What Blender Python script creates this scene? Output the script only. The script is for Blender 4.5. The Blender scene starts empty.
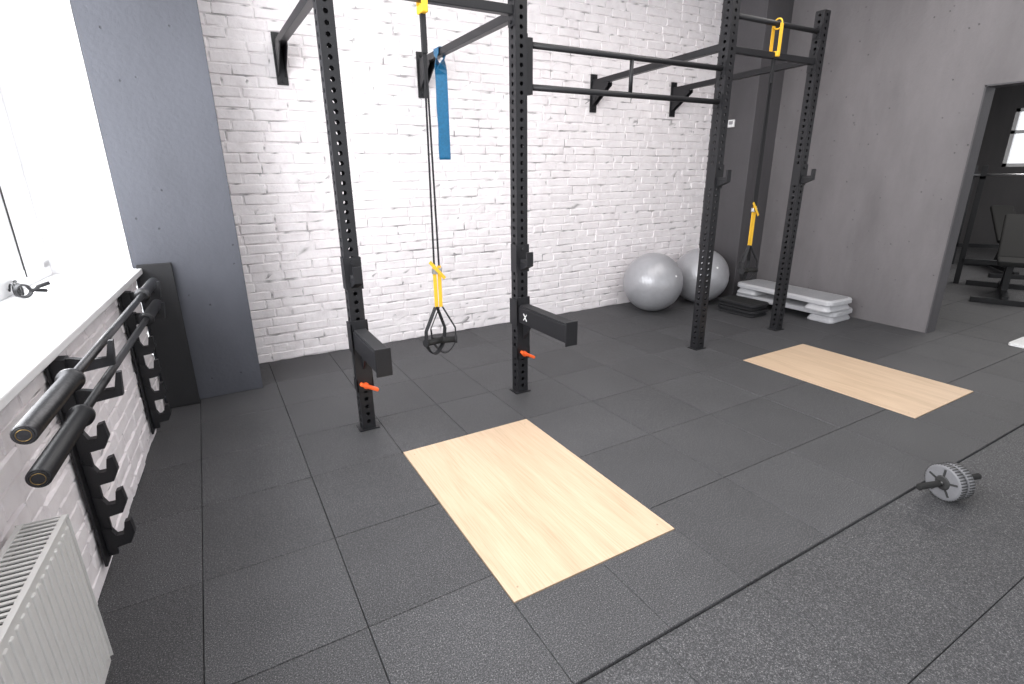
import bpy, bmesh, math, random
from mathutils import Vector, Matrix
random.seed(7)
scene=bpy.context.scene
COL=scene.collection
scene.view_settings.view_transform='Standard'
# ------------------------------------------------------------------ materials
def newmat(name,color=(.5,.5,.5),rough=.5,metal=0.0,spec=.5):
    m=bpy.data.materials.new(name);m.use_nodes=True
    b=m.node_tree.nodes['Principled BSDF']
    b.inputs['Base Color'].default_value=(*color,1);b.inputs['Roughness'].default_value=rough
    b.inputs['Metallic'].default_value=metal;b.inputs['Specular IOR Level'].default_value=spec
    return m,m.node_tree,b
def N(nt,t,**kw):
    n=nt.nodes.new(t)
    for k,v in kw.items():
        if k in n.inputs: n.inputs[k].default_value=v
        else: setattr(n,k,v)
    return n
def ramp(nt,src,stops):
    r=nt.nodes.new('ShaderNodeValToRGB');e=r.color_ramp.elements
    while len(e)<len(stops): e.new(.5)
    for el,(p,c) in zip(e,stops): el.position=p;el.color=(*c,1) if len(c)==3 else c
    nt.links.new(src,r.inputs[0]);return r
def g(v): return (v,v,v)
def simple(name,color,rough=.5,metal=0,spec=.5,nscale=60,amt=.15,bump=.05):
    m,nt,b=newmat(name,color,rough,metal,spec)
    tc=N(nt,'ShaderNodeTexCoord');n=N(nt,'ShaderNodeTexNoise',Scale=nscale,Detail=5.0)
    nt.links.new(tc.outputs['Object'],n.inputs['Vector'])
    lo=tuple(c*(1-amt) for c in color);hi=tuple(min(1,c*(1+amt)) for c in color)
    r=ramp(nt,n.outputs['Fac'],[(.3,lo),(.7,hi)]);nt.links.new(r.outputs[0],b.inputs['Base Color'])
    if bump:
        bp=N(nt,'ShaderNodeBump',Strength=bump,Distance=.01);nt.links.new(n.outputs['Fac'],bp.inputs['Height']);nt.links.new(bp.outputs[0],b.inputs['Normal'])
    return m
def mul(nt,a,bb,fac=1.0):
    x=nt.nodes.new('ShaderNodeMix');x.data_type='RGBA';x.blend_type='MULTIPLY';x.inputs[0].default_value=fac
    nt.links.new(a,x.inputs[6]);nt.links.new(bb,x.inputs[7]);return x.outputs[2]
def brick_mat():
    m,nt,b=newmat('white_painted_brick',(.8,.79,.79),.55)
    tc=N(nt,'ShaderNodeTexCoord')
    n1=N(nt,'ShaderNodeTexNoise',Scale=14.0,Detail=8.0);n2=N(nt,'ShaderNodeTexNoise',Scale=60.0,Detail=8.0,Roughness=.65)
    for n in (n1,n2): nt.links.new(tc.outputs['Object'],n.inputs['Vector'])
    at=N(nt,'ShaderNodeAttribute',attribute_name='tone')
    r1=ramp(nt,n1.outputs['Fac'],[(.25,(.80,.75,.765)),(.5,(.88,.835,.85)),(.8,(.91,.87,.88))])
    r2=ramp(nt,at.outputs['Fac'],[(0,g(.34)),(.3,g(.74)),(.5,g(.95)),(1,g(1))])
    r3=ramp(nt,n2.outputs['Fac'],[(.27,g(.68)),(.36,g(1))])
    c=mul(nt,mul(nt,r1.outputs[0],r2.outputs[0]),r3.outputs[0]);nt.links.new(c,b.inputs['Base Color'])
    b1=N(nt,'ShaderNodeBump',Strength=.55,Distance=.014);b2=N(nt,'ShaderNodeBump',Strength=.35,Distance=.006)
    nt.links.new(n1.outputs['Fac'],b1.inputs['Height']);nt.links.new(n2.outputs['Fac'],b2.inputs['Height'])
    nt.links.new(b1.outputs[0],b2.inputs['Normal']);nt.links.new(b2.outputs[0],b.inputs['Normal'])
    return m
def concrete(name,color,pore=True,rough=.6,var=.16):
    m,nt,b=newmat(name,color,rough)
    tc=N(nt,'ShaderNodeTexCoord')
    n1=N(nt,'ShaderNodeTexNoise',Scale=1.6,Detail=8.0,Roughness=.65);n2=N(nt,'ShaderNodeTexNoise',Scale=40.0,Detail=6.0)
    v=N(nt,'ShaderNodeTexVoronoi',Scale=11.0);
    mp=N(nt,'ShaderNodeMapping');mp.inputs['Scale'].default_value=(1,1,.35);nt.links.new(tc.outputs['Object'],mp.inputs[0])
    nt.links.new(mp.outputs[0],n1.inputs['Vector'])
    for n in (n2,v): nt.links.new(tc.outputs['Object'],n.inputs['Vector'])
    r1=ramp(nt,n1.outputs['Fac'],[(.32,tuple(c*(1-var) for c in color)),(.68,tuple(c*(1+var) for c in color))])
    r3=ramp(nt,v.outputs['Distance'],[(.04,g(.4)),(.09,g(1))])
    c=mul(nt,r1.outputs[0],r3.outputs[0],.8 if pore else 0);nt.links.new(c,b.inputs['Base Color'])
    b1=N(nt,'ShaderNodeBump',Strength=.25,Distance=.01);b2=N(nt,'ShaderNodeBump',Strength=.6 if pore else 0,Distance=.01)
    nt.links.new(n2.outputs['Fac'],b1.inputs['Height']);nt.links.new(r3.outputs[0],b2.inputs['Height'])
    nt.links.new(b1.outputs[0],b2.inputs['Normal']);nt.links.new(b2.outputs[0],b.inputs['Normal'])
    return m
def rubber_floor():
    m,nt,b=newmat('speckled_rubber_tile',(.05,.05,.052),.62,0,.4)
    tc=N(nt,'ShaderNodeTexCoord')
    n1=N(nt,'ShaderNodeTexNoise',Scale=210.0,Detail=3.0,Roughness=.8);n2=N(nt,'ShaderNodeTexNoise',Scale=2.5,Detail=4.0)
    for n in (n1,n2): nt.links.new(tc.outputs['Object'],n.inputs['Vector'])
    r1=ramp(nt,n1.outputs['Fac'],[(.32,(.018,.018,.020)),(.5,(.056,.056,.060)),(.60,(.125,.124,.129)),(.70,(.36,.35,.35))])
    r2=ramp(nt,n2.outputs['Fac'],[(.3,g(.85)),(.7,g(1.0))])
    at=N(nt,'ShaderNodeAttribute',attribute_name='tone');r3=ramp(nt,at.outputs['Fac'],[(0,g(.85)),(1,g(1))])
    c=mul(nt,mul(nt,r1.outputs[0],r2.outputs[0]),r3.outputs[0]);nt.links.new(c,b.inputs['Base Color'])
    bp=N(nt,'ShaderNodeBump',Strength=.22,Distance=.003);nt.links.new(n1.outputs['Fac'],bp.inputs['Height']);nt.links.new(bp.outputs[0],b.inputs['Normal'])
    return m
def wood_mat():
    m,nt,b=newmat('pale_oak_laminate',(.72,.55,.38),.42,0,.35)
    tc=N(nt,'ShaderNodeTexCoord')
    mp=N(nt,'ShaderNodeMapping');mp.inputs['Scale'].default_value=(9,.9,1);nt.links.new(tc.outputs['Object'],mp.inputs[0])
    n1=N(nt,'ShaderNodeTexNoise',Scale=1.6,Detail=6.0,Roughness=.6,Distortion=.6);nt.links.new(mp.outputs[0],n1.inputs['Vector'])
    mp2=N(nt,'ShaderNodeMapping');mp2.inputs['Scale'].default_value=(160,4,1);nt.links.new(tc.outputs['Object'],mp2.inputs[0])
    n2=N(nt,'ShaderNodeTexNoise',Scale=1.0,Detail=5.0);nt.links.new(mp2.outputs[0],n2.inputs['Vector'])
    r1=ramp(nt,n1.outputs['Fac'],[(.3,(.53,.39,.265)),(.5,(.60,.445,.31)),(.7,(.64,.485,.345))])
    r2=ramp(nt,n2.outputs['Fac'],[(.3,(.86,.84,.81)),(.55,g(1))])
    nt.links.new(mul(nt,r1.outputs[0],r2.outputs[0]),b.inputs['Base Color'])
    bp=N(nt,'ShaderNodeBump',Strength=.05,Distance=.002);nt.links.new(n2.outputs['Fac'],bp.inputs['Height']);nt.links.new(bp.outputs[0],b.inputs['Normal'])
    return m
M_BRICK=brick_mat();M_COLUMN=concrete('blue_grey_painted_concrete',(.066,.069,.084));M_PILLAR=concrete('dark_grey_painted_concrete',(.070,.066,.071),False)
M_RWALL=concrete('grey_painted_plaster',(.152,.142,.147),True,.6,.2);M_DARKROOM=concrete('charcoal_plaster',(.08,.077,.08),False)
M_CEIL=simple('matte_ceiling_paint',(.7,.7,.7),.8)
M_FLOOR=rubber_floor();M_WOOD=wood_mat()
M_BLACK=simple('black_powder_coat',(.012,.012,.014),.42,0,.4,200,.2,.04)
M_STEEL=simple('brushed_steel',(.55,.55,.56),.3,1.0,.5,90,.1)
M_DSTEEL=simple('dark_oxide_steel',(.065,.065,.068),.34,.85,.5,120,.2)
M_ORANGE=simple('orange_plastic',(.85,.12,.02),.4)
M_YELLOW=simple('yellow_webbing',(.85,.50,.04),.6,0,.3,300)
M_WEB=simple('black_webbing',(.02,.02,.022),.7,0,.3,300)
M_BLUE=simple('blue_latex',(.010,.12,.25),.45,0,.5)
M_FOAM=simple('black_foam',(.02,.02,.02),.85,0,.3,150)
M_BALL=simple('silver_grey_vinyl',(.38,.38,.40),.33,.25,.5,20,.04,0)
M_WHITE=simple('white_gloss_paint',(.84,.84,.85),.35,0,.5,30,.02,0)
M_RAD=simple('white_radiator_enamel',(.62,.61,.595),.35,0,.5,30,.02,0)
M_SILL=simple('white_window_sill',(.82,.82,.83),.35,0,.5,30,.02,0)
M_GREYPL=simple('light_grey_plastic',(.50,.50,.52),.45,0,.5,80,.05,.03)
M_WHEEL=simple('grey_wheel_plastic',(.17,.17,.18),.5,0,.5,80,.05,.03)
M_MIDGREY=simple('grey_rubber_tread',(.28,.28,.29),.7,0,.4,80,.1)
M_GASKET=simple('black_gasket',(.03,.03,.03),.6)
M_DARKSLOT=simple('shadowed_slot',(.05,.05,.05),.8)
M_BRASS=simple('aged_brass',(.25,.17,.07),.4,1.0)
M_RUB=simple('black_rubber',(.015,.015,.017),.65,0,.4,150)
M_SCREW=simple('zinc_screw',(.42,.32,.22),.4,.4)
M_PLATE=simple('white_plastic',(.8,.8,.8),.4)
# ------------------------------------------------------------------ mesh builder
class MB:
    def __init__(s): s.v=[];s.f=[];s.m=[];s.t=[];s.sm=[]
    def add(s,vs,fs,mi=0,tone=1.0,smooth=False):
        o=len(s.v);s.v+=[Vector(p) for p in vs];s.t+=[tone]*len(vs)
        for f in fs: s.f.append([o+i for i in f]);s.m.append(mi);s.sm.append(smooth)
        return s
    def box(s,c,d,rot=None,mi=0,bev=0.0,tone=1.0):
        bm=bmesh.new();bmesh.ops.create_cube(bm,size=1)
        for v in bm.verts: v.co=Vector((v.co.x*d[0],v.co.y*d[1],v.co.z*d[2]))
        if bev: bmesh.ops.bevel(bm,geom=bm.edges[:],offset=min(bev,min(d)*.45),segments=2,affect='EDGES',profile=.5)
        bm.verts.index_update()
        R=rot if rot is not None else Matrix.Identity(3);c=Vector(c)
        s.add([R@v.co+c for v in bm.verts],[[v.index for v in f.verts] for f in bm.faces],mi,tone);bm.free();return s
    def b2(s,a,b,mi=0,bev=0.0):
        a=Vector(a);b=Vector(b);return s.box((a+b)/2,[abs(x) for x in (b-a)],None,mi,bev)
    def beam(s,p0,p1,w,h,up=(0,0,1),mi=0,bev=0.0):
        p0=Vector(p0);p1=Vector(p1);y=(p1-p0);L=y.length;y.normalize();x=y.cross(Vector(up)).normalized();z=x.cross(y)
        R=Matrix((x,y,z)).transposed();return s.box((p0+p1)/2,(w,L,h),R,mi,bev)
    def tube(s,pts,r,n=14,mi=0,caps=True,smooth=True):
        pts=[Vector(p) for p in pts];rs=r if isinstance(r,(list,tuple)) else [r]*len(pts)
        vs=[];prev=None
        for i,p in enumerate(pts):
            t=(pts[min(i+1,len(pts)-1)]-pts[max(i-1,0)])
            if t.length<1e-9: t=prev[2]
            t=t.normalized()
            if prev is None:
                a=Vector((0,0,1)) if abs(t.z)<.9 else Vector((1,0,0));x=t.cross(a).normalized()
            else: x=(prev[0]-t*prev[0].dot(t)).normalized()
            y=t.cross(x);prev=(x,y,t)
            for k in range(n):
                an=2*math.pi*k/n;vs.append(p+x*rs[i]*math.cos(an)+y*rs[i]*math.sin(an))
        fs=[]
        for i in range(len(pts)-1):
            for k in range(n): fs.append([i*n+k,i*n+(k+1)%n,(i+1)*n+(k+1)%n,(i+1)*n+k])
        s.add(vs,fs,mi,1,smooth)
        if caps:
            o=len(s.v)-len(vs);s.f.append([o+k for k in range(n)][::-1]);s.m.append(mi);s.sm.append(False)
            s.f.append([o+(len(pts)-1)*n+k for k in range(n)]);s.m.append(mi);s.sm.append(False)
        return s
    def prism(s,prof,axis,a,b,mi=0):
        def mk(p,q):
            l=[0,0,0];o=[i for i in range(3) if i!=axis];l[o[0]]=p[0];l[o[1]]=p[1];l[axis]=q;return l
        n=len(prof);vs=[mk(p,a) for p in prof]+[mk(p,b) for p in prof]
        fs=[list(range(n)),list(range(n,2*n))[::-1]]+[[i,n+i,n+(i+1)%n,(i+1)%n] for i in range(n)]
        return s.add(vs,fs,mi)
    def torus(s,c,R,r,axis=(0,0,1),n=28,m=10,mi=0):
        c=Vector(c);q=Vector((0,0,1)).rotation_difference(Vector(axis).normalized())
        vs=[];fs=[]
        for i in range(n):
            a=2*math.pi*i/n
            for j in range(m):
                b=2*math.pi*j/m;vs.append(c+q@Vector(((R+r*math.cos(b))*math.cos(a),(R+r*math.cos(b))*math.sin(a),r*math.sin(b))))
        for i in range(n):
            for j in range(m): fs.append([i*m+j,((i+1)%n)*m+j,((i+1)%n)*m+(j+1)%m,i*m+(j+1)%m])
        return s.add(vs,fs,mi,1,True)
    def mesh(s,name,mats,tone=False,recalc=True):
        me=bpy.data.meshes.new(name);me.from_pydata([tuple(v) for v in s.v],[],s.f)
        for mt in mats: me.materials.append(mt)
        me.polygons.foreach_set('material_index',s.m);me.polygons.foreach_set('use_smooth',s.sm)
        if tone:
            at=me.attributes.new('tone','FLOAT','POINT');at.data.foreach_set('value',s.t)
        if recalc:
            bm=bmesh.new();bm.from_mesh(me);bmesh.ops.recalc_face_normals(bm,faces=bm.faces);bm.to_mesh(me);bm.free()
        me.update();return me
def link(o): COL.objects.link(o);return o
def tag(o,label,cat,group=None):
    o['label']=label;o['category']=cat
    if group: o['group']=group
    return o
def root(name,loc,label,cat,rotz=0,group=None):
    e=bpy.data.objects.new(name,None);e.empty_display_size=.1;e.location=loc;e.rotation_euler=(0,0,rotz);link(e);return tag(e,label,cat,group)
def part(par,name,mb,mats,off=(0,0,0),loc=(0,0,0),label=None,rot=None):
    if isinstance(mb,MB):
        if tuple(off)!=(0,0,0):
            for v in mb.v: v-=Vector(off)
        me=mb.mesh(name,mats if isinstance(mats,(list,tuple)) else [mats])
    else: me=mb
    o=bpy.data.objects.new(name,me);o.location=loc;o.parent=par
    if rot: o.rotation_euler=rot
    if label: o['label']=label
    return link(o)
def single(name,mb,mats,loc,label,cat,rotz=0,group=None):
    o=bpy.data.objects.new(name,mb.mesh(name,mats if isinstance(mats,(list,tuple)) else [mats]));o.location=loc;o.rotation_euler=(0,0,rotz);link(o);return tag(o,label,cat,group)
def struct(name,mb,mats,loc=(0,0,0),rotz=0,tone=False):
    o=bpy.data.objects.new(name,mb.mesh(name,mats if isinstance(mats,(list,tuple)) else [mats],tone));o.location=loc;o.rotation_euler=(0,0,rotz);link(o);o['kind']='structure';return o
def copytree(src,loc,rotz=None):
    o=src.copy();o.location=loc;COL.objects.link(o)
    if rotz is not None: o.rotation_euler=(0,0,rotz)
    for c in src.children:
        d=c.copy();COL.objects.link(d);d.parent=o
        for c2 in c.children:
            e=c2.copy();COL.objects.link(e);e.parent=d
    return o
# ------------------------------------------------------------------ room
H=3.4;RX=5.775;BY=4.605;PX=5.36;CY=4.03
LO=Vector((-.45,CY,0));LR=-math.atan(.065)
LM=Matrix.Rotation(LR,3,'Z')
def LW(b,a,z=0): return LO+LM@Vector((b,a-CY,z))
def pillow(mb,x0,x1,y0,y1,zb,zm,zt,inset,tone,jit=0,mapf=None):
    j=lambda:random.uniform(-jit,jit)
    vs=[(x0,y0,zb),(x1,y0,zb),(x1,y1,zb),(x0,y1,zb)]
    vs+=[(x0+j(),y0+j(),zm),(x1+j(),y0+j(),zm),(x1+j(),y1+j(),zm),(x0+j(),y1+j(),zm)]
    i=inset
    vs+=[(x0+i+j(),y0+i+j(),zt+j()*.6),(x1-i+j(),y0+i+j(),zt+j()*.6),(x1-i+j(),y1-i+j(),zt+j()*.6),(x0+i+j(),y1-i+j(),zt+j()*.6)]
    if mapf: vs=[mapf(*v) for v in vs]
    fs=[[3,2,1,0],[8,9,10,11]]
    for k in range(4):
        n=(k+1)%4;fs+= [[k,n,4+n,4+k],[4+k,4+n,8+n,8+k]]
    mb.add(vs,fs,0,tone)
def bricks(mb,u0,u1,z0,z1,mapf):
    c=.0755;z=z0;row=0
    while z<z1-.005:
        u=u0-random.uniform(0,.24);hh=min(c,z1-z);ph=random.uniform(0,6);am=random.uniform(.001,.004)
        while u<u1:
            L=random.uniform(.235,.265) if random.random()<.75 else random.uniform(.115,.135)
            a=max(u,u0);b=min(u+L,u1)
            if b-a>.03:
                gp=random.uniform(.002,.0065);gz=random.uniform(.002,.0055);gz2=random.uniform(.002,.005)
                d=random.uniform(-.005,.004);t=random.uniform(.84,1);dz=am*math.sin(u*1.7+ph)
                pillow(mb,a+gp,b-gp,z+gz+dz,z+hh-gz2+dz,-.025,-.009,d,random.uniform(.004,.008),t,.003,mapf)
            u+=L
        z+=c;row+=1
    nu=int((u1-u0)/.06);nz=int((z1-z0)/.0375);vs=[];fs=[];base=len(mb.v)
    for i in range(nu+1):
        for k in range(nz+1):
            vs.append(mapf(u0+(u1-u0)*i/nu,z0+(z1-z0)*k/nz,-.0075+random.uniform(-.006,.005)))
    for i in range(nu):
        for k in range(nz):
            q=i*(nz+1)+k;fs.append([q,q+nz+1,q+nz+2,q+1])
    mb.add(vs,fs,0,.45)
    for q in range(base,len(mb.v)): mb.t[q]=random.choice([.05,.4,.6,.8,.9])
# back wall
mb=MB();bricks(mb,.12,PX+.02,0,H,lambda u,z,n:(u,BY-n,z));mb.b2((.1,BY+.028,0),(5.95,BY+.2,H));struct('wall_back',mb,[M_BRICK],tone=True)
mb=MB();mb.b2((-.449,CY,0),(.165,BY+.2,H),bev=.004);struct('wall_column',mb,M_COLUMN)
mb=MB();mb.b2((PX,CY,0),(RX+.15,BY+.02,H),bev=.006);struct('wall_pillar',mb,M_PILLAR)
# right wall with doorway
D0,D1,DH,DT=.95,2.18,2.145,.16
mb=MB();mb.b2((RX,D1,0),(RX+DT,CY,H));mb.b2((RX,-1.6,0),(RX+DT,D0,H));mb.b2((RX,D0,DH),(RX+DT,D1,H));struct('wall_right',mb,M_RWALL)
mb=MB();mb.b2((RX-.006,D1,0),(RX+DT+.006,D1-.012,DH));mb.b2((RX-.006,D0,0),(RX+DT+.006,D0+.012,DH));mb.b2((RX-.006,D0,DH),(RX+DT+.006,D1,DH-.012))
struct('door_1',mb,M_PILLAR)
# left wall (slightly out of square) in its own frame: x=out of the wall, y=along
mb=MB();A0=-2.2
bricks(mb,A0-CY,0,0,.915,lambda u,z,n:(n,u,z));mb.b2((-.42,A0-CY,0),(-.028,.02,.915));struct('wall_left',mb,[M_BRICK],LO,LR,tone=True)
mb=MB();mb.b2((-.5,-.001,.93),(-.002,.05,H));mb.b2((-.5,A0-CY,2.95),(0,0,H));struct('wall_left_reveal',mb,M_WHITE,LO,LR)
mb=MB();mb.b2((-.42,A0-CY,.915),(.05,-.003,.95),bev=.006);struct('trim_1',mb,M_SILL,LO,LR)
# window
mb=MB()
WB=-.46
for z0,z1 in ((.95,1.04),(2.86,2.95)): mb.b2((WB,A0-CY,z0),(WB+.06,0,z1),bev=.004)
for a in (CY-.06,CY-1.25,CY-2.5,CY-3.75,CY-5.0): mb.b2((WB,a-CY-.06,1.0),(WB+.06,a-CY+.06,2.9),bev=.004)
for a in (CY-.40,CY-1.32): mb.b2((WB+.058,a-CY-.0035,1.0),(WB+.064,a-CY+.0035,2.9),mi=1)
mb.b2((WB+.01,-.46,1.0),(WB+.058,-.34,2.9),bev=.004)
struct('window_1',mb,[M_WHITE,M_GASKET],LO,LR)
mb=MB();mb.b2((-1.2,-2.5,H),(RX+.2,BY+.2,H+.1));struct('ceiling',mb,M_CEIL)
# floor tiles
mb=MB()
def tile(x0,x1,y0,y1,zt,zb=-.045):
    k=.0013;pillow(mb,x0+k,x1-k,y0+k,y1-k,zb,zt-.002,zt+random.uniform(-.0006,.0006),.002,random.uniform(0,1))
YS=.955;LZ=-.012;rows=[YS,1.49,2.03,2.586,3.09,3.6,4.1,4.6,5.1]
xsL=[-1.24,-.74,-.24,.26,.75];xsM=[1.572,2.096,2.62,3.144,3.668];xsR=[4.49,5.0,5.5]+[6.0+.5*i for i in range(16)]
for xs in (xsL,xsM,xsR):
    for i in range(len(xs)-1):
        for j in range(len(rows)-1): tile(xs[i],xs[i+1],rows[j],rows[j+1],0)
for xs in ([.75,1.161,1.572],[3.668,4.079,4.49]):
    for i in range(2):
        tile(xs[i],xs[i+1],YS,1.325,0)
        for j in range(3,len(rows)-1): tile(xs[i],xs[i+1],rows[j],rows[j+1],0)
for i in range(-7,26):
    for j in range(6): tile(.06+.515*i,.06+.515*(i+1),YS-.51*(j+1),YS-.51*j,LZ)
mb.b2((-1.8,-2.2,-.06),(14,5.2,-.03))
struct('floor',mb,[M_FLOOR],tone=True)
# adjoining room
WY0,WY1,WZ0,WZ1=3.2,4.36,1.5,2.5
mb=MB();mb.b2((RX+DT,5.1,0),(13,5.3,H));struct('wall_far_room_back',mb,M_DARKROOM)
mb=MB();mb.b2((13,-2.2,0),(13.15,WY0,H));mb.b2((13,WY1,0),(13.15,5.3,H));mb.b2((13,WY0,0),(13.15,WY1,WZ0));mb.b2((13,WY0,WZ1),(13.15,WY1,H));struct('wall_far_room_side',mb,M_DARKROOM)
mb=MB()
for y in (WY0+.03,(WY0+WY1)/2,WY1-.03): mb.b2((13.02,y-.03,WZ0),(13.1,y+.03,WZ1))
for z in (WZ0+.03,2.1,WZ1-.03): mb.b2((13.02,WY0,z-.03),(13.1,WY1,z+.03))
struct('window_2',mb,M_WHITE)
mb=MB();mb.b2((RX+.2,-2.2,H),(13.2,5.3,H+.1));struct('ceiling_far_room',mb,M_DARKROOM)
# ------------------------------------------------------------------ lifting platforms
def platform(x0,x1,lab):
    w,l=x1-x0,2.586-1.325
    r=root('lifting_platform',((x0+x1)/2,(1.325+2.586)/2,-.03),lab,'lifting platform',group='wooden platforms set into the rubber floor')
    b=MB();b.box((0,0,.0165),(w-.006,l-.006,.030),bev=.0015);part(r,'wooden_board',b,M_WOOD)
    s=MB();s.tube([(0,0,0),(0,0,.001)],.0045,12);sm=s.mesh('screw_head',[M_SCREW])
    for sx in (-1,1):
        for sy in (-1,1): part(r,'screw_head',sm,None,loc=(sx*(w/2-.05),sy*(l/2-.06),.0312))
platform(.75,1.572,'pale oak board set flush into rubber tiles before the rig')
platform(3.668,4.49,'pale oak board set in rubber tiles near the exercise balls')
# ------------------------------------------------------------------ rig
RO=Vector((2.68,3.0,0))
rig=root('training_rig',RO,'black steel wall-mounted rig with perforated uprights and pull-up bars','gym rig')
def upright_mesh():
    m=MB();w=.04;p=.05;n=int(2.70/p)
    for q in range(4):
        Rz=Matrix.Rotation(q*math.pi/2,3,'Z')
        for i in range(n):
            zc=.03+p*(i+.5);o=[];c=[];d=[]
            for k in range(16):
                a=2*math.pi*k/16;cc,ss=math.cos(a),math.sin(a);mx=max(abs(cc),abs(ss))
                o.append(Rz@Vector((cc/mx*w,-w,zc+ss/mx*p/2)));c.append(Rz@Vector((cc*.0125,-w,zc+ss*.0125)));d.append(Rz@Vector((cc*.0125,-w+.005,zc+ss*.0125)))
            fs=[]
            for k in range(16):
                l=(k+1)%16;fs+=[[k,l,16+l,16+k],[16+k,16+l,32+l,32+k]]
            m.add(o+c+d,fs)
    m.b2((-w,-w,0),(w,w,.03));m.b2((-w,-w,.03+p*n),(w,w,.03+p*n+.01),bev=.003)
    m.b2((-.06,-.05,0),(.06,.05,.008))
    return m.mesh('upright',[M_BLACK],recalc=False)
UM=upright_mesh();PXS=[.666,1.77,3.59,4.70]
for x in PXS: part(rig,'upright',UM,None,loc=(x-RO.x,0,0))
def bolt(m,p,ax,r=.011,h=.012):
    p=Vector(p);a=Vector(ax);m.tube([p,p+a*h],r,6,smooth=False)
def crossbeam(x0,x1,z,s,name):
    m=MB();m.b2((x0+.04,3-s/2,z-s/2),(x1-.04,3+s/2,z+s/2),bev=.004)
    for x,d in ((x0+.04,1),(x1-.04,-1)):
        m.b2((x,3-.038,z-.08),(x+d*.006,3+.038,z+.08))
        for zz in (-.06,.06): bolt(m,(x+d*.006,3,z+zz),(d,0,0))
    part(rig,name,m,M_BLACK,off=RO)
crossbeam(PXS[0],PXS[1],2.39,.05,'crossbeam');crossbeam(PXS[2],PXS[3],2.36,.045,'crossbeam')
def pullbar(x0,x1,z):
    m=MB();m.tube([(x0+.04,3,z),(x1-.04,3,z)],.019,16)
    for x,d in ((x0+.04,1),(x1-.04,-1)):
        m.b2((x,3-.035,z-.05),(x+d*.007,3+.035,z+.05));bolt(m,(x+d*.007,3,z+.035),(d,0,0));bolt(m,(x+d*.007,3,z-.035),(d,0,0))
    part(rig,'pull_up_bar',m,M_BLACK,off=RO)
pullbar(PXS[1],PXS[2],2.225);pullbar(PXS[1],PXS[2],1.995);pullbar(PXS[2],PXS[3],2.585)
m=MB();m.tube([(2.66,3,2.0),(2.66,3,2.225)],.014,12);part(rig,'bar_spacer',m,M_BLACK,off=RO)
m=MB();m.b2((1.817,2.975,1.95),(1.86,3.025,2.26),bev=.003);part(rig,'bar_mount',m,M_BLACK,off=RO)
for x,dz in zip(PXS,(.03,0,-.04,-.04)):
    z=2.38+dz;m=MB();m.beam((x,3.04,2.38),(x,BY-.005,z),.05,.05,bev=.003)
    m.b2((x-.035,3.04,2.28),(x+.035,3.048,2.46));bolt(m,(x,3.048,2.44),(0,1,0));bolt(m,(x,3.048,2.3),(0,1,0))
    part(rig,'wall_arm',m,M_BLACK,off=RO)
    m=MB();m.b2((x-.04,BY-.016,z-.27),(x+.04,BY-.004,z+.08),bev=.002)
    for s in (-.028,.022): m.prism([(BY-.01,z-.22),(BY-.01,z-.02),(BY-.26,z-.02),(BY-.26,z-.05)],0,x+s,x+s+.006)
    for zz in (-.24,.055): bolt(m,(x,BY-.016,z+zz),(0,-1,0),.013)
    part(rig,'wall_bracket',m,M_BLACK,off=RO)
# j hooks
def jhook():
    m=MB();m.b2((-.048,-.046,-.09),(.048,-.041,.09));m.b2((-.048,-.046,-.09),(-.042,.03,.09));m.b2((.042,-.046,-.09),(.048,-.0,.09))
    m.prism([(-.046,-.08),(-.046,-.02),(-.125,-.02),(-.125,.05),(-.14,.05),(-.14,-.04)],0,-.022,.022)
    m.prism([(-.047,-.019),(-.047,-.005),(-.124,-.005),(-.124,-.019)],0,-.02,.02,1)
    m.tube([(0,-.06,.06),(0,-.046,.06)],.012,10)
    return m.mesh('j_hook',[M_BLACK,M_RUB])
JM=jhook()
for x,z in zip(PXS,(.97,.96,1.45,1.45)): part(rig,'j_hook',JM,None,loc=(x-RO.x,0,z))
# spotter arms
def spotter(x,tip,logo):
    L=tip
    m=MB();m.b2((-.05,-.052,.26),(.05,-.042,.70),bev=.002)
    m.b2((-.05,-.052,.50),(-.042,.05,.68));m.b2((.042,-.052,.50),(.05,.05,.68));m.b2((-.05,-.052,.26),(-.042,.02,.34));m.b2((.042,-.052,.26),(.05,.02,.34))
    m.b2((-.04,-L,.53),(.04,-.05,.64),bev=.004)
    m.b2((-.042,-L-.008,.51),(.042,-L+.004,.66),bev=.003)
    m.b2((-.034,-L,.64),(.034,-.06,.652),mi=1,bev=.003)
    m.prism([(-.05,.40),(-.05,.535),(-.17,.535)],0,-.006,.006)
    o=part(rig,'spotter_arm',m,[M_BLACK,M_RUB],loc=(x-RO.x,0,0))
    k=MB();k.tube([(0,-.05,.30),(0,-.075,.30)],.018,12);k.beam((-.035,-.078,.322),(.065,-.085,.268),.02,.036,up=(0,1,0),bev=.006)
    part(o,'locking_lever',k,M_ORANGE,label='orange plastic locking lever')
    if logo:
        k=MB()
        for s in (1,-1): k.beam((-.0415,-.14-s*.02,.605),(-.0415,-.14+s*.02,.56),.002,.006,up=(0,s,1))
        part(o,'logo_mark',k,M_PLATE,label='small white X mark')
spotter(PXS[0],.50,False);spotter(PXS[1],.60,True)
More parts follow.
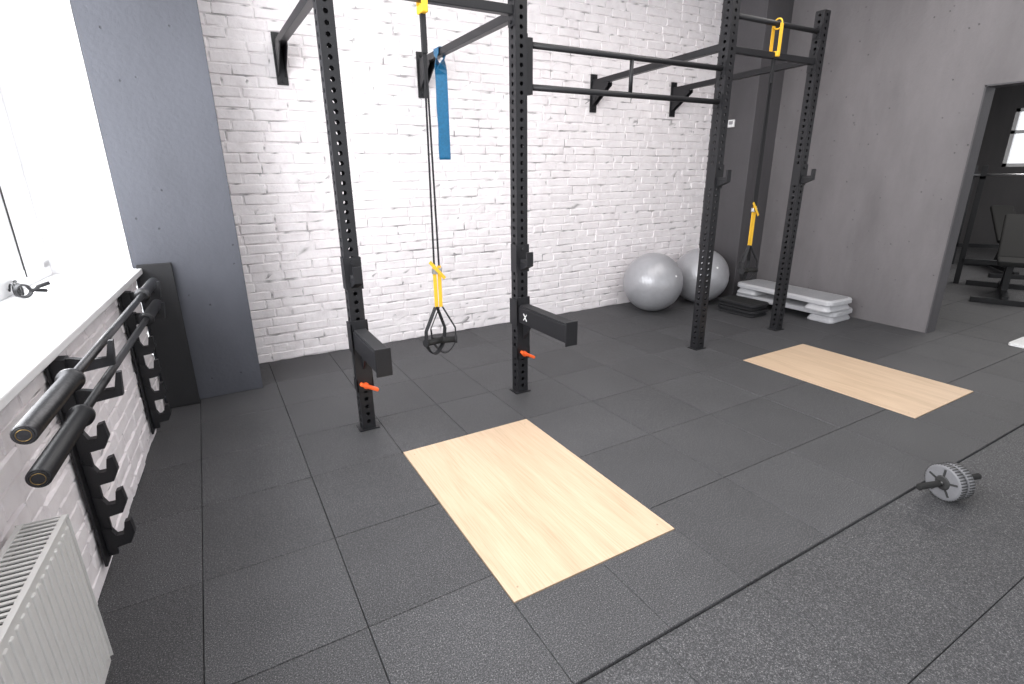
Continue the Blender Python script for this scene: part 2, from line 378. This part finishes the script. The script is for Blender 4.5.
# ------------------------------------------------------------------ suspension trainers
def handle_mesh():
    m=MB()
    m.tube([(-.062,0,-.20),(.062,0,-.20)],.0175,14,mi=1)
    for s in (-1,1):
        m.beam((s*.006,0,0),(s*.068,0,-.13),.022,.005,up=(1,0,0),mi=0);m.beam((s*.068,0,-.13),(s*.066,0,-.21),.022,.006,up=(1,0,0),mi=0)
        m.tube([(s*.062,0,-.20),(s*.072,0,-.20)],.022,12,mi=0)
    pts=[(-.064,0,-.21)]+[(-.064+.128*i/8,.0,-.215-.06*math.sin(math.pi*i/8)) for i in range(1,8)]+[(.064,0,-.21)]
    for a,b in zip(pts[:-1],pts[1:]): m.beam(a,b,.025,.005,up=(0,0,1),mi=0)
    return m.mesh('handle',[M_WEB,M_FOAM])
HM=handle_mesh()
def trainer(x,ztop,za,y1,y2,lab,wide,tw,top):
    o=Vector((x,3.0,y2-.28));r=root('suspension_trainer',o,lab,'suspension trainer',group='suspension trainers hanging from the rig')
    m=MB();zb=ztop
    m.torus((x,3,zb),.036,.006,(1,0,0),24,6);m.b2((x-.018,2.963,za),(x+.018,2.967,zb));m.b2((x-.018,3.033,za+.03),(x+.018,3.037,zb));m.b2((x-.02,2.96,za-.01),(x+.02,3.04,za+.03),bev=.008)
    part(r,'anchor_loop',m,M_YELLOW,off=o,label='yellow webbing anchor loop')
    m=MB()
    m.beam((x-top,3,za),(x-wide,3,y1),tw,.004,up=(0,1,0));m.beam((x+top,3,za),(x+wide,3,y1),tw,.004,up=(0,1,0));m.b2((x-.016,2.99,za-.20),(x+.016,3.01,za-.01),bev=.004)
    part(r,'main_strap',m,M_WEB,off=o)
    m=MB()
    m.beam((x-wide,3,y1+.03),(x-.014,3,y2),.022,.006,up=(0,1,0));m.beam((x+wide,3,y1+.03),(x+.014,3,y2),.022,.006,up=(0,1,0))
    m.b2((x-wide-.014,2.988,y1-.02),(x+wide+.014,3.012,y1+.015),mi=1,bev=.004);m.beam((x-.05,2.98,y1+.06),(x+.045,2.985,y1-.05),.02,.004,up=(0,1,0))
    part(r,'adjustment_strap',m,[M_YELLOW,M_STEEL],off=o,label='yellow webbing strap with metal buckles')
    for l,rt in (((-.022,-.012,.285),(.05,.06,.35)),((.022,.02,.28),(-.05,-.05,-.5))):
        h=part(r,'handle',HM,None,loc=l,rot=rt);h.scale=(1.15,1.15,1.12)
trainer(1.18,2.39,2.32,.93,.70,'black and yellow suspension trainer between two perforated uprights',.016,.011,.004)
trainer(4.14,2.585,2.36,1.17,.86,'black and yellow suspension trainer hanging near stacked steps',.014,.028,.008)
# resistance band on the wall arm
def band():
    m=MB();ztop=2.408;bot=1.60;r=root('resistance_band',(1.77,4.18,bot),'blue latex loop band hanging over a steel wall arm','resistance band')
    h=ztop-bot
    P=[]
    def tw(z): return min(1,max(0,(h-.04-z)/.14))
    for i in range(9):
        a=math.pi*i/8;P.append((.033*math.cos(a),h+.006*math.sin(a)))
    n=22
    for i in range(1,n+1):
        z=h-(h-.02)*i/n;P.append((-.033*(1-tw(z))-.007*tw(z)-.006*math.sin(i*.7)*tw(z),z))
    P+=[(0,.006)]
    for i in range(n,0,-1):
        z=h-(h-.02)*i/n;P.append((.033*(1-tw(z))+.007*tw(z),z))
    w=.046;vs=[];fs=[];n=len(P)
    for k,(px,pz) in enumerate(P):
        q=P[(k+1)%n];p=P[k-1];tx,tz=q[0]-p[0],q[1]-p[1];l=math.hypot(tx,tz) or 1;nx,nz=tz/l,-tx/l
        t=tw(pz)*math.radians(-100)+.12*math.sin(pz*7)*tw(pz);c,s=math.cos(t),math.sin(t)
        for sy,sn in ((-1,-1),(1,-1),(1,1),(-1,1)):
            a=px+nx*.002*sn;b=sy*w
            vs.append((a*c-b*s,a*s+b*c,pz+nz*.002*sn))
    for k in range(n):
        l=(k+1)%n
        for j in range(4): fs.append([k*4+j,k*4+(j+1)%4,l*4+(j+1)%4,l*4+j])
    m.add(vs,fs);part(r,'latex_loop',m,M_BLUE)
band()
# ------------------------------------------------------------------ exercise balls
def ballmesh(R):
    m=MB();n=64;k=96;vs=[];fs=[]
    for i in range(1,k):
        th=math.pi*i/k
        rr=R*(1+(.0025*math.sin(th*64) if .35<th<math.pi-.35 else 0))
        for j in range(n):
            ph=2*math.pi*j/n;vs.append((rr*math.sin(th)*math.cos(ph),rr*math.sin(th)*math.sin(ph),rr*math.cos(th)))
    t=len(vs);vs+=[(0,0,R),(0,0,-R)]
    for i in range(k-2):
        for j in range(n): fs.append([i*n+j,(i+1)*n+j,(i+1)*n+(j+1)%n,i*n+(j+1)%n])
    for j in range(n): fs+=[[t,j,(j+1)%n],[t+1,(k-2)*n+(j+1)%n,(k-2)*n+j]]
    m.add(vs,fs,0,1,True);return m
for (x,y,R,lab,rot) in ((4.20,4.20,.322,'silver-grey ridged exercise ball against the white brick wall',(1.2,.3,0)),(4.96,4.2,.318,'silver-grey ridged exercise ball beside the dark pillar',(.9,-.8,.3))):
    r=root('exercise_ball',(x,y,0),lab,'exercise ball',group='exercise balls by the wall')
    part(r,'ball_body',ballmesh(R),M_BALL,loc=(0,0,R*.996),rot=rot)
    v=MB();v.tube([(0,0,R-.003),(0,0,R+.003)],[.014,.011],14)
    part(r,'valve_plug',v,M_PLATE,loc=(0,0,R*.996),rot=rot)
# ------------------------------------------------------------------ step platforms
def rrect(w,l,rad,n=5):
    P=[]
    for cx,cy,a0 in ((w/2-rad,l/2-rad,0),(-w/2+rad,l/2-rad,90),(-w/2+rad,-l/2+rad,180),(w/2-rad,-l/2+rad,270)):
        for i in range(n+1):
            a=math.radians(a0+90*i/n);P.append((cx+rad*math.cos(a),cy+rad*math.sin(a)))
    return P
def loft(m,secs,mi=0):
    n=len(secs[0][1]);vs=[];fs=[]
    for z,P in secs: vs+=[(p[0],p[1],z) for p in P]
    for i in range(len(secs)-1):
        for k in range(n): fs.append([i*n+k,i*n+(k+1)%n,(i+1)*n+(k+1)%n,(i+1)*n+k])
    fs.append(list(range(n))[::-1]);fs.append([(len(secs)-1)*n+k for k in range(n)]);m.add(vs,fs,mi)
def step(loc,rotz,lab,M1,M2,w=.36,l=1.0,h=.11,grp='stacked aerobic steps'):
    r=root('aerobic_step',loc,lab,'aerobic step',rotz,grp)
    b=MB();loft(b,[(h*.55,rrect(w-.03,l-.03,.06)),(h*.62,rrect(w,l,.07)),(h*.9,rrect(w,l,.07)),(h,rrect(w-.02,l-.02,.06))])
    for sy in (-1,1):
        loft(b,[(0,rrect(w-.01,.26,.05)),(h*.12,rrect(w+.0,.27,.05)),(h*.58,rrect(w-.06,.22,.05))])
        for q in range(len(b.v)-72,len(b.v)): b.v[q].y+=sy*(l/2-.15)
    part(r,'step_body',b,M1)
    t=MB();loft(t,[(h,rrect(w-.07,l-.07,.04)),(h+.004,rrect(w-.075,l-.075,.04))])
    for i in range(12): t.box((-(w-.1)/2+(w-.1)*i/11,0,h+.005),(.006,l-.12,.003))
    part(r,'tread_mat',t,M2)
    return r
step((5.50,3.38,0),.03,'light grey plastic step at bottom of stack by grey wall',M_GREYPL,M_MIDGREY,.40,1.16,.12)
step((5.44,3.36,.127),-.06,'light grey plastic step on top of stack by grey wall',M_GREYPL,M_MIDGREY,.40,1.16,.12)
step((4.98,3.60,0),.05,'low black rubber-topped step on the floor',M_RUB,M_FOAM,.30,.48,.07,'black low steps')
step((4.98,3.60,.077),.02,'low black rubber-topped step on another step',M_RUB,M_FOAM,.30,.48,.06,'black low steps')
# ------------------------------------------------------------------ ab wheel
def abwheel():
    c=Vector((2.87,.845,LZ));r=root('ab_wheel',c,'grey double ab roller with black handles on rubber tiles','ab roller',math.radians(-16))
    R=.088
    for s in (-1,1):
        m=MB();x=s*.024;m.tube([(x-.018,0,R),(x-.014,0,R),(x+.014,0,R),(x+.018,0,R)],[R-.012,R-.001,R-.001,R-.012],40)
        for i in range(40):
            a=2*math.pi*i/40;Rm=Matrix.Rotation(a,3,'X');m.box(Vector((x,0,R))+Rm@Vector((0,0,R-.0015)),(.03,.006,.004),Rm,1)
        m.tube([(x+s*.016,0,R),(x+s*.022,0,R)],[.038,.03],24,mi=1)
        for i in range(5):
            Rm=Matrix.Rotation(2*math.pi*i/5,3,'X');m.box(Vector((x,0,R))+Rm@Vector((s*.017,0,.052)),(.006,.010,.035),Rm,1)
        part(r,'wheel',m,[M_WHEEL,M_GASKET])
    m=MB();m.tube([(-.15,0,R),(.15,0,R)],.007,12);part(r,'axle',m,M_STEEL)
    for s in (-1,1):
        m=MB();xs=[.06,.065,.075,.12,.17,.18,.185];rs=[.010,.016,.014,.0155,.014,.016,.010]
        m.tube([(s*a,0,R) for a in xs],rs,18);part(r,'handle',m,M_FOAM)
abwheel()
# ------------------------------------------------------------------ barbell wall racks
def wallrack():
    r=root('barbell_wall_rack',(0,0,0),'black steel wall rack with hooks holding barbells','barbell rack',LR,'wall racks below the window sill')
    m=MB();m.b2((.008,-.045,.06),(.018,.045,.905),bev=.002)
    for z in (.10,.5,.86): m.tube([(.018,0,z),(.026,0,z)],.011,6,smooth=False)
    m.b2((.018,-.008,.08),(.05,.008,.90))
    part(r,'back_plate',m,M_BLACK)
    for i,z in enumerate((.885,.765)):
        m=MB();m.prism([(.04,z-.05),(.04,z+.015),(.075,z+.012),(.12,z),(.175,z),(.19,z+.06),(.205,z+.06),(.195,z-.03)],1,-.012,.012)
        m.prism([(.018,z-.06),(.018,z+.02),(.06,z+.015),(.06,z-.045)],1,-.03,.03);part(r,'bar_hook',m,M_BLACK)
    for z in (.60,.46,.32,.18):
        m=MB();m.prism([(.02,z-.07),(.02,z+.03),(.045,z+.02),(.06,z-.015),(.085,z-.015),(.095,z+.035),(.115,z+.04),(.12,z-.02),(.10,z-.06)],1,-.014,.014);part(r,'bar_hook',m,M_BLACK)
    return r
wr=wallrack();wr.location=LW(0,2.27)
copytree(wr,LW(0,3.48))
def barbell(z,b,a0,a1,lab,ms,mshaft):
    L=a1-a0;r=root('barbell',LW(b,a0,0)+Vector((0,0,z)),lab,'barbell',LR,'barbells on the wall racks')
    m=MB();m.tube([(0,.40,0),(0,L-.40,0)],.0145,14);part(r,'shaft',m,mshaft)
    for s in (0,1):
        y=lambda t:(t if s==0 else L-t)
        m=MB();m.tube([(0,y(0.0),0),(0,y(.004),0),(0,y(.385),0),(0,y(.386),0),(0,y(.40),0),(0,y(.401),0)],[.024,.027,.027,.036,.036,.02],24);part(r,'sleeve',m,ms)
        m=MB();d=-1 if s==0 else 1
        m.tube([(0,y(0)+d*.0005,0),(0,y(0)+d*.002,0)],[.021,.020],24,mi=0);m.torus((0,y(0)+d*.002,0),.015,.0010,(0,1,0),24,6,mi=1)
        part(r,'end_cap',m,[M_BLACK,M_BRASS],label='black end cap with thin brass ring')
barbell(.914,.148,1.56,3.66,'barbell with dark steel sleeves on upper wall hooks',M_DSTEEL,M_DSTEEL)
barbell(.794,.148,1.56,3.62,'black barbell on lower wall hooks',M_BLACK,M_BLACK)
# ------------------------------------------------------------------ radiator
def radiator():
    A1=1.68;L=1.1;r=root('radiator',LW(0.03,A1-L/2,0),'white ribbed panel radiator below the window sill','radiator',LR)
    z0,z1,b0,b1=.09,.61,.0,.11
    m=MB();m.b2((b1-.02,-L/2,z0),(b1-.008,L/2,z1),bev=.004);m.b2((b0,-L/2,z0+.01),(b0+.012,L/2,z1),bev=.004)
    n=int(L/.0333)
    for i in range(n):
        y=-L/2+(i+.5)*L/n;m.box((b1-.008,y,(z0+z1)/2),(.009,.018,z1-z0-.05),None,0,.004)
    part(r,'front_panel',m,M_RAD)
    for s in (1,-1):
        m=MB();m.b2((b0-.004,s*L/2-.002,z0+.02),(b1,s*L/2+.001,z1+.006));part(r,'side_cover',m,M_RAD)
    m=MB();m.b2((b0+.01,-L/2+.01,z1-.03),(b1-.02,L/2-.01,z1-.022),mi=1)
    k=int(L/.02)
    for i in range(k): m.box(((b0+b1)/2,-L/2+(i+.5)*L/k,z1+.002),(b1-b0-.01,.009,.004))
    m.b2((b0,-L/2,z1),(b0+.014,L/2,z1+.006));m.b2((b1-.016,-L/2,z1),(b1-.002,L/2,z1+.006))
    part(r,'top_grille',m,[M_RAD,M_DARKSLOT],label='slotted top grille')
    for y in (-.4,.4):
        m=MB();m.b2((-.029,y-.02,z0+.05),(b0,y+.02,z1-.05));part(r,'wall_mount',m,M_RAD)
radiator()
# ------------------------------------------------------------------ rubber mat against column
m=MB();m.box((0,0,.485),(.19,.022,.97),None,0,.005)
o=single('rubber_mat',m,M_RUB,(-.335,CY-.065,.003),'black rubber mat standing against the grey column','rubber mat');o.rotation_euler=(math.radians(-2.6),0,0)
# ------------------------------------------------------------------ collars on sill
def collar(loc,rz,lab):
    r=root('barbell_collar',loc,lab,'barbell collar',rz,'collars on the window sill')
    m=MB();pts=[]
    for i in range(60):
        a=2*math.pi*i/20;pts.append((-.018+.012*i/20,.029*math.cos(a),.033+.029*math.sin(a)))
    m.tube(pts,.0045,8);part(r,'spring_coil',m,M_DSTEEL)
    for s,e in ((-1,pts[0]),(1,pts[-1])):
        m=MB();m.tube([e,(e[0],.055,.035+s*.01),(e[0]+s*.01,.10,.035+s*.022)],[.0035,.009,.009],10);part(r,'grip',m,M_RUB)
collar(LW(-.36,3.34,.951),.5,'steel spring barbell collar with black grips on sill');collar(LW(-.32,3.28,.951),-1.0,'steel spring barbell collar with black grips on sill')
# thermostat
m=MB();m.b2((-.022,-.04,0),(-.0005,.04,.08),bev=.004);m.b2((-.024,-.025,.03),(-.021,.025,.065),mi=1)
single('thermostat',m,[M_PLATE,M_MIDGREY],(PX,4.31,1.96),'small white wall thermostat on the dark pillar','thermostat')
# white board in doorway
m=MB();loft(m,[(0,rrect(.34,.5,.03)),(.02,rrect(.34,.5,.03)),(.026,rrect(.33,.49,.03))]);single('white_floor_board',m,M_PLATE,(6.13,1.38,.002),'thin white board lying on floor in the doorway','board')
# ------------------------------------------------------------------ weight benches in the next room
def bench(loc,rz,lab):
    r=root('weight_bench',loc,lab,'weight bench',rz,'weight benches in the adjoining room')
    m=MB();m.beam((-.55,0,.06),(.6,0,.06),.06,.06,bev=.004);m.b2((-.6,-.3,0),(-.53,.3,.06),bev=.004);m.b2((.55,-.35,0),(.62,.35,.06),bev=.004)
    m.beam((-.1,0,.06),(-.1,0,.42),.06,.06,up=(1,0,0));m.beam((.3,0,.06),(.05,0,.5),.06,.06,up=(0,1,0));part(r,'frame',m,M_BLACK)
    m=MB();m.box((-.3,0,.45),(.45,.28,.06),None,0,.02);part(r,'seat_pad',m,M_FOAM)
    m=MB();m.box((.3,0,.68),(.8,.28,.06),Matrix.Rotation(math.radians(-36),3,'Y'),0,.02);part(r,'back_pad',m,M_FOAM)
    m=MB()
    for s in (-1,1): m.beam((.62,s*.45,0),(.62,s*.45,1.52),.06,.06,up=(1,0,0),bev=.003);m.b2((.5,s*.45-.03,1.36),(.6,s*.45+.03,1.39));m.b2((.5,s*.45-.03,1.36),(.52,s*.45+.03,1.44))
    m.b2((.59,-.45,.28),(.65,.45,.34));part(r,'bar_stand',m,M_BLACK)
    return r
b1=bench((8.3,2.45,0),math.radians(20),'black padded incline bench with bar stand in next room')
b2=copytree(b1,(10.2,3.1,0),math.radians(35))
bb=root('barbell',(8.815,2.635,1.406),'steel barbell resting on a bench stand','barbell',math.radians(20))
m=MB();m.tube([(0,-.95,0),(0,.95,0)],.0145,12);part(bb,'shaft',m,M_STEEL)
for s in (-1,1):
    m=MB();m.tube([(0,s*.66,0),(0,s*.98,0)],.025,16);part(bb,'sleeve',m,M_STEEL)
# ------------------------------------------------------------------ lights
w=bpy.data.worlds.new('World');scene.world=w;w.use_nodes=True
bg=w.node_tree.nodes['Background'];bg.inputs[0].default_value=(.95,.97,1,1);bg.inputs[1].default_value=1.55
def area(name,loc,rot,sx,sy,power,col=(1,1,1)):
    l=bpy.data.lights.new(name,'AREA');l.shape='RECTANGLE';l.size=sx;l.size_y=sy;l.energy=power;l.color=col
    o=bpy.data.objects.new(name,l);o.location=loc;o.rotation_euler=rot;link(o);return o
p=LW(-.62,1.6,1.95);area('window_daylight',p,(0,math.radians(-90),LR),2.0,5.2,320,(.97,.98,1))
area('ceiling_fill',(2.8,2.3,H-.05),(0,0,0),4.5,2.2,90,(1,.965,.94))  # added soft fill for the gym, not a real ceiling fixture
area('ceiling_fill',(9.2,2.0,H-.05),(0,0,0),2,2,120,(1,.97,.94))  # added fill that brightens the adjoining room, no lamp hangs there
# ------------------------------------------------------------------ camera
cd=bpy.data.cameras.new('Camera');cam=bpy.data.objects.new('Camera',cd);link(cam)
R=Vector((0.86742325,-0.49745547,-0.01072247));Dn=Vector((-0.16262706,-0.26307834,-0.9509691));F=Vector((0.47024393,0.82663647,-0.30909999))
Mx=Matrix((R,-Dn,-F)).transposed().to_4x4();Mx.translation=Vector((0,0,1.5));cam.matrix_world=Mx
cd.sensor_width=36;cd.lens=521.853*36/1024;cd.clip_start=.05
scene.camera=cam
